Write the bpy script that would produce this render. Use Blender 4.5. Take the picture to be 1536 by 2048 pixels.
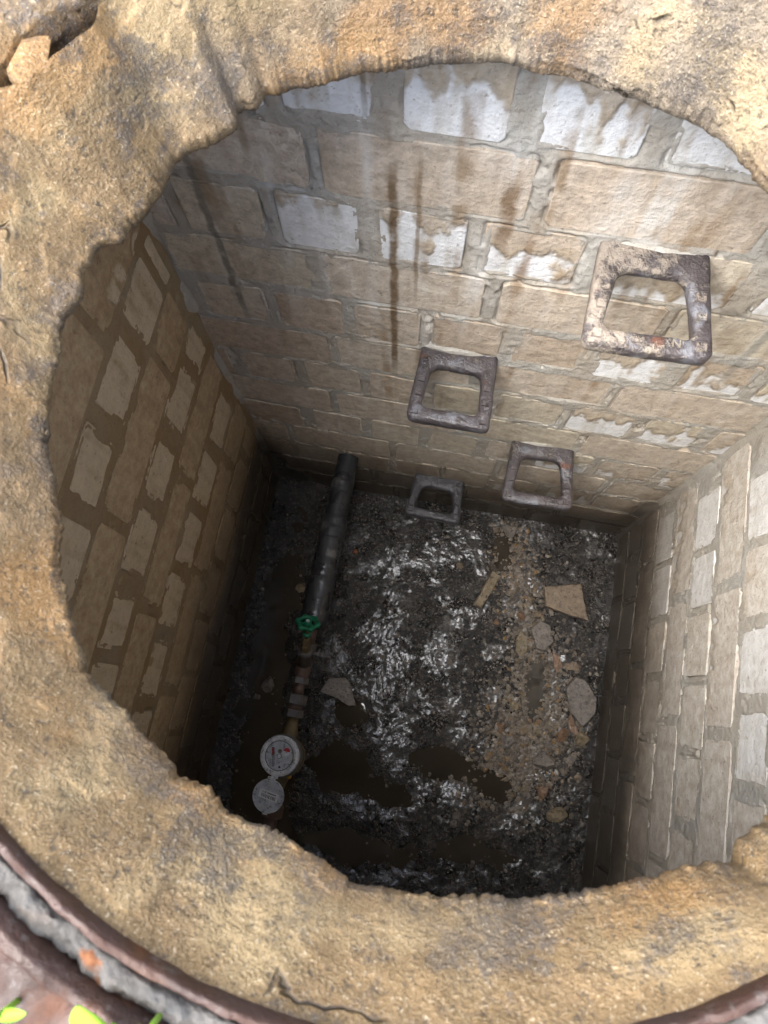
import bpy, bmesh, math, random
import numpy as np
from mathutils import Vector, Matrix, Euler
random.seed(7); rng = np.random.default_rng(7)
S = bpy.context.scene
COL = S.collection
for o in list(bpy.data.objects): bpy.data.objects.remove(o)

# ------------------------------------------------------------------ camera, sky, sun, exposure
W, D = 1.037, 1.10                      # pit: X 0..W, Y -D..0, floor z = 0
COURSE, Z0 = 0.1198, 1.431              # course height, first bed joint below the slab
cam_d = bpy.data.cameras.new('camera'); cam = bpy.data.objects.new('camera', cam_d); COL.objects.link(cam)
Rm = ((0.98234, -0.17477, 0.06680), (0.18611, 0.94950, -0.25261), (-0.01927, 0.26058, 0.96526))
M = Matrix(Rm).to_4x4(); M.translation = Vector((0.48115, -0.59449, 2.07506)); cam.matrix_world = M
cam_d.sensor_fit = 'VERTICAL'; cam_d.sensor_height = 36.0; cam_d.lens = 36.0 * 1420 / 2048
cam_d.clip_start = 0.02; cam_d.clip_end = 500
cam_d.dof.use_dof = True; cam_d.dof.focus_distance = 1.45; cam_d.dof.aperture_fstop = 14
S.camera = cam

TO_SUN = Vector((-0.43, -0.24, 0.87)).normalized()
wd = bpy.data.worlds.new('World'); S.world = wd; wd.use_nodes = True
nt = wd.node_tree; bg = nt.nodes['Background']
sky = nt.nodes.new('ShaderNodeTexSky'); sky.sky_type = 'NISHITA'; sky.sun_disc = False
sky.sun_elevation = math.asin(TO_SUN.z); sky.sun_rotation = math.atan2(TO_SUN.x, TO_SUN.y) % (2 * math.pi)
sky.air_density = 1.0; sky.dust_density = 3.0; sky.ozone_density = 1.0
hs = nt.nodes.new('ShaderNodeHueSaturation'); hs.inputs['Saturation'].default_value = 0.65   # thin overcast
nt.links.new(sky.outputs[0], hs.inputs['Color']); nt.links.new(hs.outputs[0], bg.inputs['Color'])
bg.inputs['Strength'].default_value = 0.09
sun_d = bpy.data.lights.new('sun', 'SUN'); sun = bpy.data.objects.new('sun', sun_d); COL.objects.link(sun)
sun_d.energy = 1.5; sun_d.angle = math.radians(66); sun_d.color = (1.0, 0.98, 0.95)
sun.rotation_euler = TO_SUN.to_track_quat('Z', 'Y').to_euler()
S.view_settings.view_transform = 'Standard'; S.view_settings.look = 'None'
S.view_settings.exposure = 3.1; S.view_settings.gamma = 1.0; S.view_settings.use_curve_mapping = False
S.cycles.max_bounces = 6; S.cycles.diffuse_bounces = 5; S.cycles.glossy_bounces = 2; S.cycles.transmission_bounces = 0; S.cycles.volume_bounces = 0
S.cycles.caustics_reflective = False; S.cycles.caustics_refractive = False
S.cycles.use_denoising = True; S.cycles.use_adaptive_sampling = True; S.cycles.adaptive_threshold = 0.03
S.cycles.sample_clamp_indirect = 8.0

# ------------------------------------------------------------------ numpy noise
def vnoise(p, seed=0):
    p = np.asarray(p, float); i = np.floor(p).astype(np.int64); f = p - i; u = f * f * (3 - 2 * f)
    def h(x, y, z):
        n = (x * 374761393 + y * 668265263 + z * 2246822519 + seed * 3266489917) & 0xffffffff
        n = ((n ^ (n >> 13)) * 1274126177) & 0xffffffff
        n = ((n ^ (n >> 15)) * 2246822519) & 0xffffffff
        return ((n ^ (n >> 16)) & 0xffffff) / float(0xffffff)
    x, y, z = i[..., 0], i[..., 1], i[..., 2]; ux, uy, uz = u[..., 0], u[..., 1], u[..., 2]
    a = h(x, y, z) * (1 - ux) + h(x + 1, y, z) * ux; b = h(x, y + 1, z) * (1 - ux) + h(x + 1, y + 1, z) * ux
    c = h(x, y, z + 1) * (1 - ux) + h(x + 1, y, z + 1) * ux; d = h(x, y + 1, z + 1) * (1 - ux) + h(x + 1, y + 1, z + 1) * ux
    return (a * (1 - uy) + b * uy) * (1 - uz) + (c * (1 - uy) + d * uy) * uz
def fbm(p, scale, oct=4, seed=0, gain=0.5):
    p = np.asarray(p, float) * scale; s = 0; a = 1; t = 0
    for k in range(oct):
        s = s + a * vnoise(p, seed + k * 17); t += a; a *= gain; p = p * 2.03 + 11.3
    return s / t * 2 - 1                    # -1..1
def sstep(a, b, x):
    t = np.clip((x - a) / (b - a), 0, 1); return t * t * (3 - 2 * t)

# ------------------------------------------------------------------ node helper
class NT:
    def __init__(s, name, rough=0.8, spec=0.4):
        s.m = bpy.data.materials.new(name); s.m.use_nodes = True; s.t = s.m.node_tree
        s.b = s.t.nodes['Principled BSDF']; s.b.inputs['Roughness'].default_value = rough
        s.b.inputs['Specular IOR Level'].default_value = spec
        s.geo = None
    def n(s, typ, **kw):
        x = s.t.nodes.new(typ)
        for k, v in kw.items(): setattr(x, k, v)
        return x
    def set(s, sock, v):
        if hasattr(v, 'links') or hasattr(v, 'is_linked'): s.t.links.new(v, sock)
        else:
            if isinstance(v, (tuple, list)) and len(v) == 3 and sock.type == 'RGBA': v = (*v, 1)
            sock.default_value = v
    def pos(s):
        if s.geo is None: s.geo = s.n('ShaderNodeNewGeometry')
        return s.geo.outputs['Position']
    def obj(s): return s.n('ShaderNodeTexCoord').outputs['Object']
    def noise(s, scale, detail=3, vec=None, stretch=None, rough=0.5, off=(0, 0, 0)):
        v = vec if vec is not None else s.pos()
        if stretch or off != (0, 0, 0):
            mp = s.n('ShaderNodeMapping'); s.set(mp.inputs['Vector'], v)
            mp.inputs['Scale'].default_value = stretch or (1, 1, 1); mp.inputs['Location'].default_value = off; v = mp.outputs[0]
        x = s.n('ShaderNodeTexNoise'); s.set(x.inputs['Vector'], v)
        x.inputs['Scale'].default_value = scale; x.inputs['Detail'].default_value = detail; x.inputs['Roughness'].default_value = rough
        return x.outputs['Fac']
    def voro(s, scale, feature='F1', out='Distance', vec=None):
        x = s.n('ShaderNodeTexVoronoi', feature=feature); s.set(x.inputs['Vector'], vec if vec is not None else s.pos())
        x.inputs['Scale'].default_value = scale; return x.outputs[out]
    def math(s, op, a, b=0.0, c=0.0, clamp=False):
        x = s.n('ShaderNodeMath', operation=op, use_clamp=clamp)
        s.set(x.inputs[0], a); s.set(x.inputs[1], b); s.set(x.inputs[2], c); return x.outputs[0]
    def add(s, *a):
        r = a[0]
        for k in a[1:]: r = s.math('ADD', r, k)
        return r
    def mul(s, a, b): return s.math('MULTIPLY', a, b)
    def sm(s, v, lo, hi, a=0.0, b=1.0):
        x = s.n('ShaderNodeMapRange', interpolation_type='SMOOTHSTEP'); s.set(x.inputs['Value'], v)
        x.inputs['From Min'].default_value = lo; x.inputs['From Max'].default_value = hi
        x.inputs['To Min'].default_value = a; x.inputs['To Max'].default_value = b; return x.outputs[0]
    def mix(s, f, a, b, mode='MIX'):
        x = s.n('ShaderNodeMix', data_type='RGBA', blend_type=mode); x.clamp_factor = True
        s.set(x.inputs[0], f); s.set(x.inputs[6], a); s.set(x.inputs[7], b); return x.outputs[2]
    def sep(s, v):
        x = s.n('ShaderNodeSeparateXYZ'); s.set(x.inputs[0], v); return x.outputs
    def info(s): return s.n('ShaderNodeObjectInfo').outputs
    def col(s, c): s.set(s.b.inputs['Base Color'], c)
    def rough(s, r): s.set(s.b.inputs['Roughness'], r)
    def bump(s, h, dist=0.002, strength=1.0, prev=None):
        x = s.n('ShaderNodeBump'); x.inputs['Distance'].default_value = dist; x.inputs['Strength'].default_value = strength
        s.set(x.inputs['Height'], h)
        if prev is not None: s.set(x.inputs['Normal'], prev)
        s.set(s.b.inputs['Normal'], x.outputs[0]); return x.outputs[0]

def tide_shade_mask(N):
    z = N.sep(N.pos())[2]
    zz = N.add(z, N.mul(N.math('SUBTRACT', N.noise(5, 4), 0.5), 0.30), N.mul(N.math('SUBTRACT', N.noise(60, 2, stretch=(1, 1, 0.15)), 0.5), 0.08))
    zz = N.math('SUBTRACT', zz, N.add(N.sm(N.sep(N.pos())[0], 0.96, 1.02, 0, 0.10), N.sm(N.sep(N.pos())[0], 0.06, 0.0, 0, 0.15)))  # tide mark higher at right; left raise paints that wall's shaded foot black
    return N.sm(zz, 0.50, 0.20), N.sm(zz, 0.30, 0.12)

DRIPS = ((.365, 1.40, .80, .0075, .95, (0.15, 0.10, 0.055)), (.103, 1.40, .92, .008, .85, (0.17, 0.15, 0.115)), (.905, 1.22, .955, .008, .75, (0.23, 0.22, 0.19)), (.398, 1.42, 1.06, .0035, .7, (0.20, 0.14, 0.08)),
         (.508, 1.41, 1.20, .012, .85, (0.17, 0.105, 0.055)), (.545, 1.30, 1.16, .007, .8, (0.19, 0.105, 0.045)), (.093, 1.08, .97, .004, .6, (0.16, 0.11, 0.06)), (.408, .96, .85, .006, .6, (0.16, 0.14, 0.11)), (.335, 1.545, 1.40, .004, .7, (0.16, 0.12, 0.08)))
def drips(N, col):
    """mineral and rust runs down the far wall, over bricks and joints alike"""
    p = N.sep(N.pos()); wob = N.noise(22, 2, stretch=(0, 0, 1)); brk = N.noise(30, 3, rough=0.6, off=(2, 2, 2))
    onb = N.sm(p[1], -0.030, -0.018)
    up = N.mul(N.sm(p[2], 0.85, 1.30), onb)
    wr = N.mul(N.sm(N.noise(26, 2, stretch=(1, 1, 0.10), off=(4, 0, 0)), 0.50, 0.70), N.sm(N.noise(8, 3, off=(1, 1, 6)), 0.38, 0.58)); col = N.mix(N.mul(N.mul(wr, up), 0.65), col, (0.72, 0.71, 0.67))
    br = N.mul(N.sm(N.noise(30, 2, stretch=(1, 1, 0.07), off=(9, 0, 0)), 0.50, 0.66), N.sm(N.noise(13, 3, off=(5, 1, 2)), 0.42, 0.58)); col = N.mix(N.mul(N.mul(br, up), 0.72), col, (0.24, 0.165, 0.095))
    for x0, z1, z0, w, st, c in DRIPS:
        d = N.math('ABSOLUTE', N.add(p[0], N.mul(N.math('SUBTRACT', wob, 0.5), w * 1.6), N.mul(N.math('SUBTRACT', brk, 0.5), w * 1.2), -x0))
        m = N.mul(N.sm(d, w * 1.15, w * 0.35), N.mul(N.sm(p[2], z1, z1 - 0.05), N.sm(p[2], z0, z0 + 0.12)))
        col = N.mix(N.mul(N.mul(m, onb), N.sm(brk, 0.30, 0.55, st * 0.55, st)), col, c)
    return col
def mat_brick(back=False):
    N = NT('silicate_brick', 0.72, 0.35); I = N.info()
    c = N.n('ShaderNodeSeparateColor'); N.set(c.inputs[0], I['Color']); film, val, rust = c.outputs[0], c.outputs[1], c.outputs[2]
    rnd = I['Random']; ob = N.sep(N.obj())
    streak = N.noise(45, 1, stretch=(1, 1, 0.16)); drip = N.noise(20, 3, stretch=(1, 1, 0.75), rough=0.55)
    lump = N.noise(11, 2)
    v = N.add(N.mul(film, 2.6), -1.30, N.mul(ob[2], 9.0), N.mul(N.math('SUBTRACT', streak, 0.5), 0.9),
              N.mul(N.math('SUBTRACT', drip, 0.5), 1.7), N.mul(N.math('SUBTRACT', lump, 0.5), 1.0))
    mask = N.sm(v, -0.16, 0.12); rim = N.mul(N.sm(v, -0.20, 0.0), N.sm(v, 0.30, 0.04))
    spk = N.noise(190, 3); grm = N.noise(48, 5, rough=0.68, off=(8, 4, 2))
    clean = N.mix(drip, (0.84, 0.86, 0.88), (0.66, 0.65, 0.62))
    clean = N.mix(N.sm(streak, 0.48, 0.70, 0, 0.6), clean, (0.50, 0.47, 0.40))
    filmc = N.mix(N.noise(16, 4, rough=0.6), (0.42, 0.345, 0.26), (0.62, 0.555, 0.47))
    filmc = N.mix(N.sm(streak, 0.52, 0.30, 0, 0.5), filmc, (0.62, 0.57, 0.50))
    filmc = N.mix(N.sm(rnd, 0.55, 1.0, 0, 0.45), filmc, (0.36, 0.27, 0.19)); filmc = N.mix(N.sm(rnd, 0.5, 0.0, 0, 0.55), filmc, (0.52, 0.475, 0.36)); filmc = N.mix(N.math('SUBTRACT', 1.0, I['Alpha']), filmc, (0.60, 0.56, 0.50))
    clean = N.mix(N.mul(N.math('SUBTRACT', 1.0, I['Alpha']), 0.8), clean, (0.66, 0.645, 0.61))
    col = N.mix(mask, clean, filmc)
    col = N.mix(N.mul(rim, N.sm(grm, 0.3, 0.6, 0.15, 0.6)), col, (0.36, 0.28, 0.18))
    rs = N.mul(N.sm(N.noise(30, 1, stretch=(1, 1, 0.05), off=(7, 2, 0)), 0.56, 0.70), rust)
    rs = N.mul(rs, N.sm(lump, 0.35, 0.62))
    col = N.mix(N.mul(rs, 0.7), col, (0.22, 0.13, 0.06))
    grime = grm; col = N.mix(0.95, col, N.mix(grime, (0.10, 0.09, 0.08), (0.90, 0.90, 0.90)), 'OVERLAY')
    col = N.mix(N.sm(N.noise(120, 4, rough=.7, off=(6, 1, 3)), 0.60, 0.68, 0, 0.6), col, (0.20, 0.155, 0.105))
    if back: col = drips(N, col)
    pore = N.sm(spk, 0.66, 0.76); col = N.mix(N.mul(pore, 0.35), col, (0.16, 0.13, 0.10))
    col = N.mix(0.4, col, N.mix(spk, (0.2, 0.2, 0.2), (0.9, 0.9, 0.9)), 'SOFT_LIGHT')
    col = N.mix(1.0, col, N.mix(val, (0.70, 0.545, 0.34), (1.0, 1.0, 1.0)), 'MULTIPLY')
    t1, t2 = tide_shade_mask(N)
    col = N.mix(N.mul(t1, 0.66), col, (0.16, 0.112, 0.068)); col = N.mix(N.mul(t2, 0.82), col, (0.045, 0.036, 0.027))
    N.col(col); N.rough(N.sm(t1, 0, 1, 0.72, 0.45))
    N.bump(N.add(N.mul(mask, 0.7), N.mul(spk, 0.35), N.mul(drip, 0.8), N.mul(grime, 1.3)), 0.0032, 0.9)
    return N.m
def mat_mortar(back=False):
    N = NT('bedding_mortar', 0.9, 0.25); I = N.info()
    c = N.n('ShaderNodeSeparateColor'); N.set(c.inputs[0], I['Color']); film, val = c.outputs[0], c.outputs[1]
    col = N.mix(N.noise(30, 5, rough=0.65), (0.32, 0.31, 0.28), (0.54, 0.52, 0.47))
    f = N.mul(N.sm(N.noise(7, 4), 0.30, 0.66), film); col = N.mix(f, col, (0.38, 0.305, 0.215)); col = drips(N, col) if back else col
    col = N.mix(N.sm(N.noise(25, 3, off=(5, 5, 5)), 0.62, 0.75, 0, 0.7), col, (0.58, 0.55, 0.49))
    col = N.mix(N.sm(N.noise(300, 2), 0.60, 0.75, 0, 0.6), col, (0.15, 0.13, 0.11))
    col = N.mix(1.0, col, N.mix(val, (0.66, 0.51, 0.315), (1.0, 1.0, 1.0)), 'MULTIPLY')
    t1, t2 = tide_shade_mask(N)
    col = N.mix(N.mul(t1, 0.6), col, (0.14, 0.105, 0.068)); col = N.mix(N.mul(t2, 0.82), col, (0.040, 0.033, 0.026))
    N.col(col); N.bump(N.add(N.noise(220, 5, rough=0.7), N.mul(N.noise(60, 3), 1.5)), 0.0025, 0.8)
    return N.m
def mat_collar():
    N = NT('sandy_collar_mortar', 0.75, 0.5)
    p = N.sep(N.pos())
    big = N.noise(6, 3); mid = N.noise(40, 6, rough=0.75); fine = N.noise(470, 3, rough=0.8); gr = N.noise(170, 4, rough=0.75, off=(5, 3, 1))
    far = N.sm(N.add(p[1], N.mul(p[0], 0.45), N.mul(N.math('SUBTRACT', big, 0.5), 0.5)), -0.12, 0.22)   # paler render at the far side
    gold = N.mix(mid, (0.080, 0.046, 0.018), (0.265, 0.172, 0.074)); pale = N.mix(mid, (0.105, 0.080, 0.054), (0.31, 0.258, 0.195))
    col = N.mix(N.sm(far, 0, 1, 0, 0.9), gold, pale)
    col = N.mix(N.sm(N.noise(11, 4, off=(4, 0, 2)), 0.50, 0.64, 0, 0.5), col, (0.33, 0.245, 0.125))
    col = N.mix(N.sm(N.noise(9, 4, off=(1, 7, 3)), 0.55, 0.66, 0, 0.55), col, (0.27, 0.135, 0.035))
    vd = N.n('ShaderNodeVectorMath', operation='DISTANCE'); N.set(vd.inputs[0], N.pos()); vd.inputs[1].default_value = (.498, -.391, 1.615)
    lipm = N.sm(vd.outputs['Value'], 0.332, 0.306, 0.0, 0.07)                                           # dark crust along the broken lip, with its shadowed band painted in
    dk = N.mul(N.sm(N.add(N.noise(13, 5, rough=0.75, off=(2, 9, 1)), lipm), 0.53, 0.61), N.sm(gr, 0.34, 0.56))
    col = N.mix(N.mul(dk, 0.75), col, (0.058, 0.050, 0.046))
    col = N.mix(N.sm(gr, 0.47, 0.33, 0, 0.85), col, (0.045, 0.032, 0.020))
    col = N.mix(N.sm(fine, 0.45, 0.32, 0, 0.6), col, (0.07, 0.048, 0.028))
    col = N.mix(N.sm(fine, 0.56, 0.70, 0, 0.75), col, (0.50, 0.42, 0.29))
    wv = N.n('ShaderNodeVectorMath', operation='ADD'); N.set(wv.inputs[0], N.pos()); nc = N.n('ShaderNodeTexNoise'); N.set(nc.inputs['Vector'], N.pos()); nc.inputs['Scale'].default_value = 25
    sc_ = N.n('ShaderNodeVectorMath', operation='SCALE'); N.set(sc_.inputs[0], nc.outputs['Color']); sc_.inputs['Scale'].default_value = 0.05; N.set(wv.inputs[1], sc_.outputs[0])
    crk = N.mul(N.sm(N.voro(13, 'DISTANCE_TO_EDGE', vec=wv.outputs[0]), 0.030, 0.004), N.sm(N.noise(10, 3, off=(3, 8, 8)), 0.60, 0.68))
    col = N.mix(N.mul(crk, 0.8), col, (0.030, 0.022, 0.016))
    damp = N.sm(N.noise(5, 3, off=(9, 1, 4)), 0.52, 0.66); col = N.mix(N.mul(damp, 0.5), col, (0.15, 0.095, 0.045))
    N.col(col); N.rough(N.sm(gr, 0.45, 0.7, 0.7, 0.28))
    trow = N.sm(N.noise(9, 3, off=(7, 7, 2)), 0.38, 0.62, 0.25, 1.0)
    b = N.bump(fine, 0.0022, 0.9); N.bump(N.add(N.mul(N.mul(gr, 1.2), trow), N.mul(N.mul(mid, 1.3), trow), N.mul(crk, -1.2)), 0.0045, 0.95, b)
    return N.m
def mat_rust():
    N = NT('rusty_cast_iron', 0.45, 0.5)
    col = N.mix(N.noise(25, 5), (0.020, 0.009, 0.006), (0.058, 0.025, 0.015))
    col = N.mix(N.sm(N.noise(14, 4, off=(3, 3, 3)), 0.57, 0.68), col, (0.10, 0.034, 0.010))
    col = N.mix(N.sm(N.noise(70, 4, rough=.7), 0.58, 0.72, 0, 0.5), col, (0.12, 0.105, 0.095))
    N.col(col); N.rough(N.sm(N.noise(40, 3), 0.4, 0.7, 0.45, 0.85)); N.bump(N.noise(160, 5, rough=.65), 0.0022, 0.9)
    return N.m
def mat_rung():
    N = NT('crusted_rung_iron', 0.5, 0.5); I = N.info()
    c = N.n('ShaderNodeSeparateColor'); N.set(c.inputs[0], I['Color']); splash, side, dark = c.outputs[0], c.outputs[1], c.outputs[2]
    ob = N.sep(N.obj())
    col = N.mix(N.noise(45, 5), (0.028, 0.022, 0.023), (0.092, 0.080, 0.083))
    col = N.mix(N.sm(N.noise(30, 4, off=(2, 2, 2)), 0.55, 0.66, 0, 0.7), col, (0.165, 0.170, 0.190))
    col = N.mix(N.sm(N.noise(22, 3, off=(9, 2, 2)), 0.66, 0.74, 0, 0.6), col, (0.16, 0.06, 0.03))
    v = N.add(N.noise(42, 5, rough=0.7), N.mul(splash, 0.30), -0.245, N.mul(N.mul(ob[0], -1.6), side), N.mul(N.sm(ob[1], -0.05, 0.0), 0.10))
    sp = N.sm(v, 0.46, 0.62); col = N.mix(N.mul(sp, 0.8), col, N.mix(N.noise(90, 4, rough=0.7), (0.11, 0.085, 0.075), (0.42, 0.365, 0.29)))
    col = N.mix(dark, col, (0.035, 0.034, 0.038))
    N.col(col); N.rough(N.sm(sp, 0, 1, 0.30, 0.75)); b = N.bump(N.noise(260, 4), 0.0016, 0.9); N.bump(N.add(sp, N.mul(N.noise(70, 4, rough=.65), 1.5)), 0.0028, 0.85, b)
    return N.m
def mat_soil():
    N = NT('wet_black_grit', 0.4, 0.7)
    a = N.noise(12, 4); g = N.noise(260, 3, rough=0.7); vc = N.n('ShaderNodeTexVoronoi'); N.set(vc.inputs['Vector'], N.pos()); vc.inputs['Scale'].default_value = 210
    cs = N.n('ShaderNodeSeparateColor'); N.set(cs.inputs[0], vc.outputs['Color'])
    col = N.mix(g, (0.006, 0.0056, 0.0052), (0.034, 0.030, 0.027))
    col = N.mix(N.sm(a, 0.52, 0.70, 0, 0.8), col, (0.060, 0.052, 0.045))
    col = N.mix(N.sm(cs.outputs[0], 0.80, 0.98, 0, 0.6), col, (0.20, 0.165, 0.13))
    N.col(col); N.rough(N.sm(N.noise(22, 3, off=(3, 1, 1)), 0.42, 0.62, 0.24, 0.55))
    wet = N.sm(N.add(N.noise(11, 4, off=(6, 6, 1)), N.mul(N.math('SUBTRACT', N.noise(55, 3, off=(2, 0, 4)), 0.5), 0.5)), 0.47, 0.58)
    px = N.sep(N.pos()); wet = N.mul(wet, N.mul(N.sm(px[0], 0.20, 0.42, 0.12, 1.0), N.sm(N.add(px[1], N.mul(px[0], -0.35)), -0.12, -0.34, 0.25, 1.0))); N.set(N.b.inputs['Coat Weight'], wet)
    N.b.inputs['Coat Roughness'].default_value = 0.30; N.b.inputs['Coat IOR'].default_value = 1.7
    cb = N.n('ShaderNodeBump'); cb.inputs['Distance'].default_value = 0.0024; N.set(cb.inputs['Height'], N.add(N.noise(48, 2, off=(1, 3, 0)), N.mul(N.noise(130, 1), 0.25))); N.set(N.b.inputs['Coat Normal'], cb.outputs[0])
    b = N.bump(vc.outputs['Distance'], 0.004, 0.8); N.bump(N.add(N.mul(g, .6), N.mul(N.noise(70, 3), 1.8)), 0.005, 0.9, b)
    return N.m
def mat_water():
    N = NT('muddy_water', 0.03, 0.5)
    N.col(N.mix(N.noise(12, 3), (0.022, 0.018, 0.0125), (0.056, 0.045, 0.032)))
    N.bump(N.noise(35, 2), 0.0006, 0.4); return N.m
def mat_stone(name, a, b, rough=0.6, sc=55):
    N = NT(name, rough, 0.5)
    col = N.mix(N.noise(sc, 5, rough=0.7), a, b); col = N.mix(N.sm(N.noise(110, 4, rough=.7, off=(3, 3, 3)), 0.54, 0.64, 0, 0.75), col, tuple(q * .25 for q in a)); col = N.mix(0.8, col, N.mix(N.noise(75, 4, rough=.7), (.1, .1, .1), (.9, .9, .9)), 'OVERLAY')
    N.col(col); N.rough(N.sm(N.noise(50, 3), 0.4, 0.7, rough, max(0.2, rough - 0.3))); N.bump(N.noise(120, 5, rough=.65), 0.0035, 0.9); return N.m
def mat_gravel():
    N = NT('wet_gravel', 0.28, 0.5)
    at = N.n('ShaderNodeAttribute', attribute_name='tint'); t = at.outputs['Fac']
    col = N.mix(t, (0.035, 0.03, 0.027), (0.46, 0.395, 0.32)); col = N.mix(N.sm(t, 0.9, 0.97), col, (0.42, 0.25, 0.10))
    N.col(N.mix(N.noise(200, 3), col, (0.10, 0.085, 0.07))); N.rough(N.sm(N.noise(90, 2), 0.4, 0.65, 0.12, 0.5)); N.bump(N.noise(300, 3), 0.0008, 0.8); return N.m
def mat_plain(name, a, b=None, rough=0.5, metal=0.0, sc=60, bump=0.0006):
    N = NT(name, rough, 0.5); b = b or tuple(x * 0.8 for x in a)
    N.col(N.mix(N.noise(sc, 4), a, b)); N.b.inputs['Metallic'].default_value = metal
    N.rough(N.sm(N.noise(sc * 2, 3), 0.35, 0.7, rough, min(1, rough + 0.25)))
    if bump: N.bump(N.noise(sc * 3, 4), bump, 0.6)
    return N.m
def mat_pipe():
    N = NT('wrapped_black_sleeve', 0.5, 0.5)
    col = N.mix(N.noise(30, 5), (0.010, 0.0105, 0.012), (0.036, 0.037, 0.039))
    col = N.mix(N.sm(N.noise(18, 4, off=(2, 0, 1)), 0.58, 0.68, 0, 0.8), col, (0.13, 0.125, 0.115))
    N.col(col); N.rough(N.sm(N.noise(25, 3), 0.4, 0.65, 0.25, 0.65)); N.bump(N.add(N.noise(80, 4), N.mul(N.noise(30, 2, stretch=(0.3, 3, 0.3)), 1.5)), 0.002, 0.7); return N.m
def mat_ground():
    N = NT('garden_soil', 0.9, 0.3)
    col = N.mix(N.noise(40, 5), (0.030, 0.024, 0.018), (0.11, 0.09, 0.07)); N.col(col); N.bump(N.noise(90, 5), 0.006, 0.9); return N.m
def mat_debris():
    N = NT('grey_groove_dirt', 0.85, 0.4)
    col = N.mix(N.noise(90, 5, rough=0.7), (0.012, 0.011, 0.010), (0.15, 0.142, 0.132)); col = N.mix(N.sm(N.noise(22, 4, off=(4, 4, 1)), 0.54, 0.62, 0, 0.8), col, (0.075, 0.06, 0.05))
    col = N.mix(N.sm(N.noise(28, 3, off=(1, 2, 8)), 0.62, 0.68, 0, 0.8), col, (0.18, 0.06, 0.014))
    N.col(col); N.bump(N.noise(150, 5), 0.003, 0.9); return N.m
def mat_leaf():
    N = NT('fresh_leaf', 0.4, 0.5); N.col(N.mix(N.noise(60, 3), (0.16, 0.34, 0.02), (0.30, 0.48, 0.05)))
    N.b.inputs['Subsurface Weight'].default_value = 0.0; return N.m

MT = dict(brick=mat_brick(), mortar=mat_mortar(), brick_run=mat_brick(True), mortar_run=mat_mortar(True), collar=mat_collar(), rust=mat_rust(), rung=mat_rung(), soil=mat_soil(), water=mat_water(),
    gravel=mat_gravel(), pipe=mat_pipe(), ground=mat_ground(), debris=mat_debris(), leaf=mat_leaf(),
    tan=mat_stone('tan_shard', (0.16, 0.112, 0.072), (0.29, 0.225, 0.155)), pale=mat_stone('pale_stone', (0.095, 0.080, 0.068), (0.32, 0.28, 0.24)),
    brown=mat_stone('brown_stone', (0.15, 0.085, 0.05), (0.30, 0.19, 0.12), 0.45), grey=mat_stone('grey_stone', (0.075, 0.062, 0.052), (0.27, 0.23, 0.195), 0.5),
    buff=mat_stone('buff_mortar_bit', (0.15, 0.115, 0.07), (0.30, 0.24, 0.155), 0.7), redst=mat_stone('red_brick_bit', (0.30, 0.09, 0.04), (0.42, 0.17, 0.09), 0.6),
    drip=mat_stone('brown_drip', (0.17, 0.115, 0.062), (0.33, 0.245, 0.155), 0.6), dripg=mat_stone('grey_drip', (0.17, 0.16, 0.135), (0.32, 0.30, 0.26), 0.75),
    green=mat_plain('green_enamel', (0.008, 0.16, 0.075), (0.005, 0.10, 0.05), 0.35), brass=mat_plain('tarnished_brass', (0.17, 0.12, 0.055), (0.075, 0.058, 0.034), 0.5, 0.4),
    steel=mat_plain('dull_galvanised', (0.16, 0.155, 0.15), (0.07, 0.06, 0.052), 0.5, 0.4), corr=mat_plain('corroded_pipe', (0.13, 0.07, 0.045), (0.06, 0.045, 0.038), 0.5, 0.2),
    white=mat_stone('white_plastic', (0.50, 0.52, 0.54), (0.66, 0.69, 0.72), 0.4, 60), grey_pl=mat_stone('grey_plastic', (0.36, 0.39, 0.42), (0.50, 0.54, 0.58), 0.4, 60),
    black=mat_plain('black_ink', (0.012, 0.012, 0.014), None, 0.5, bump=0), red=mat_plain('red_ink', (0.42, 0.03, 0.03), None, 0.5, bump=0),
    paper=mat_plain('label_paper', (0.70, 0.72, 0.73), None, 0.6, bump=0), orange=mat_plain('orange_seal', (0.50, 0.24, 0.02), None, 0.4), rubber=mat_plain('rubber', (0.10, 0.095, 0.06), (0.06, 0.055, 0.04), 0.5),
    concrete=mat_plain('slab_concrete', (0.30, 0.28, 0.25), (0.20, 0.19, 0.17), 0.9, sc=20, bump=0.002))

# ------------------------------------------------------------------ mesh / object helpers
def mesh(name, v, f, mat=None, smooth=False):
    m = bpy.data.meshes.new(name); m.from_pydata([tuple(map(float, x)) for x in v], [], [tuple(map(int, x)) for x in f]); m.update()
    if mat: m.materials.append(MT[mat])
    if smooth: m.polygons.foreach_set('use_smooth', [True] * len(m.polygons))
    return m
def put(name, me, parent=None, loc=(0, 0, 0), rot=None, scale=None, color=None):
    o = bpy.data.objects.new(name, me); COL.objects.link(o); o.location = loc
    if rot is not None: o.rotation_euler = rot
    if scale is not None: o.scale = scale
    if parent is not None: o.parent = parent
    if color is not None: o.color = color
    return o
def tag(o, label=None, cat=None, group=None, kind=None):
    for k, v in (('label', label), ('category', cat), ('group', group), ('kind', kind)):
        if v: o[k] = v
    return o
def empty(name, loc=(0, 0, 0), rot=None):
    o = bpy.data.objects.new(name, None); COL.objects.link(o); o.location = loc; o.empty_display_size = 0.05
    if rot is not None: o.rotation_euler = rot
    return o
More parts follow.
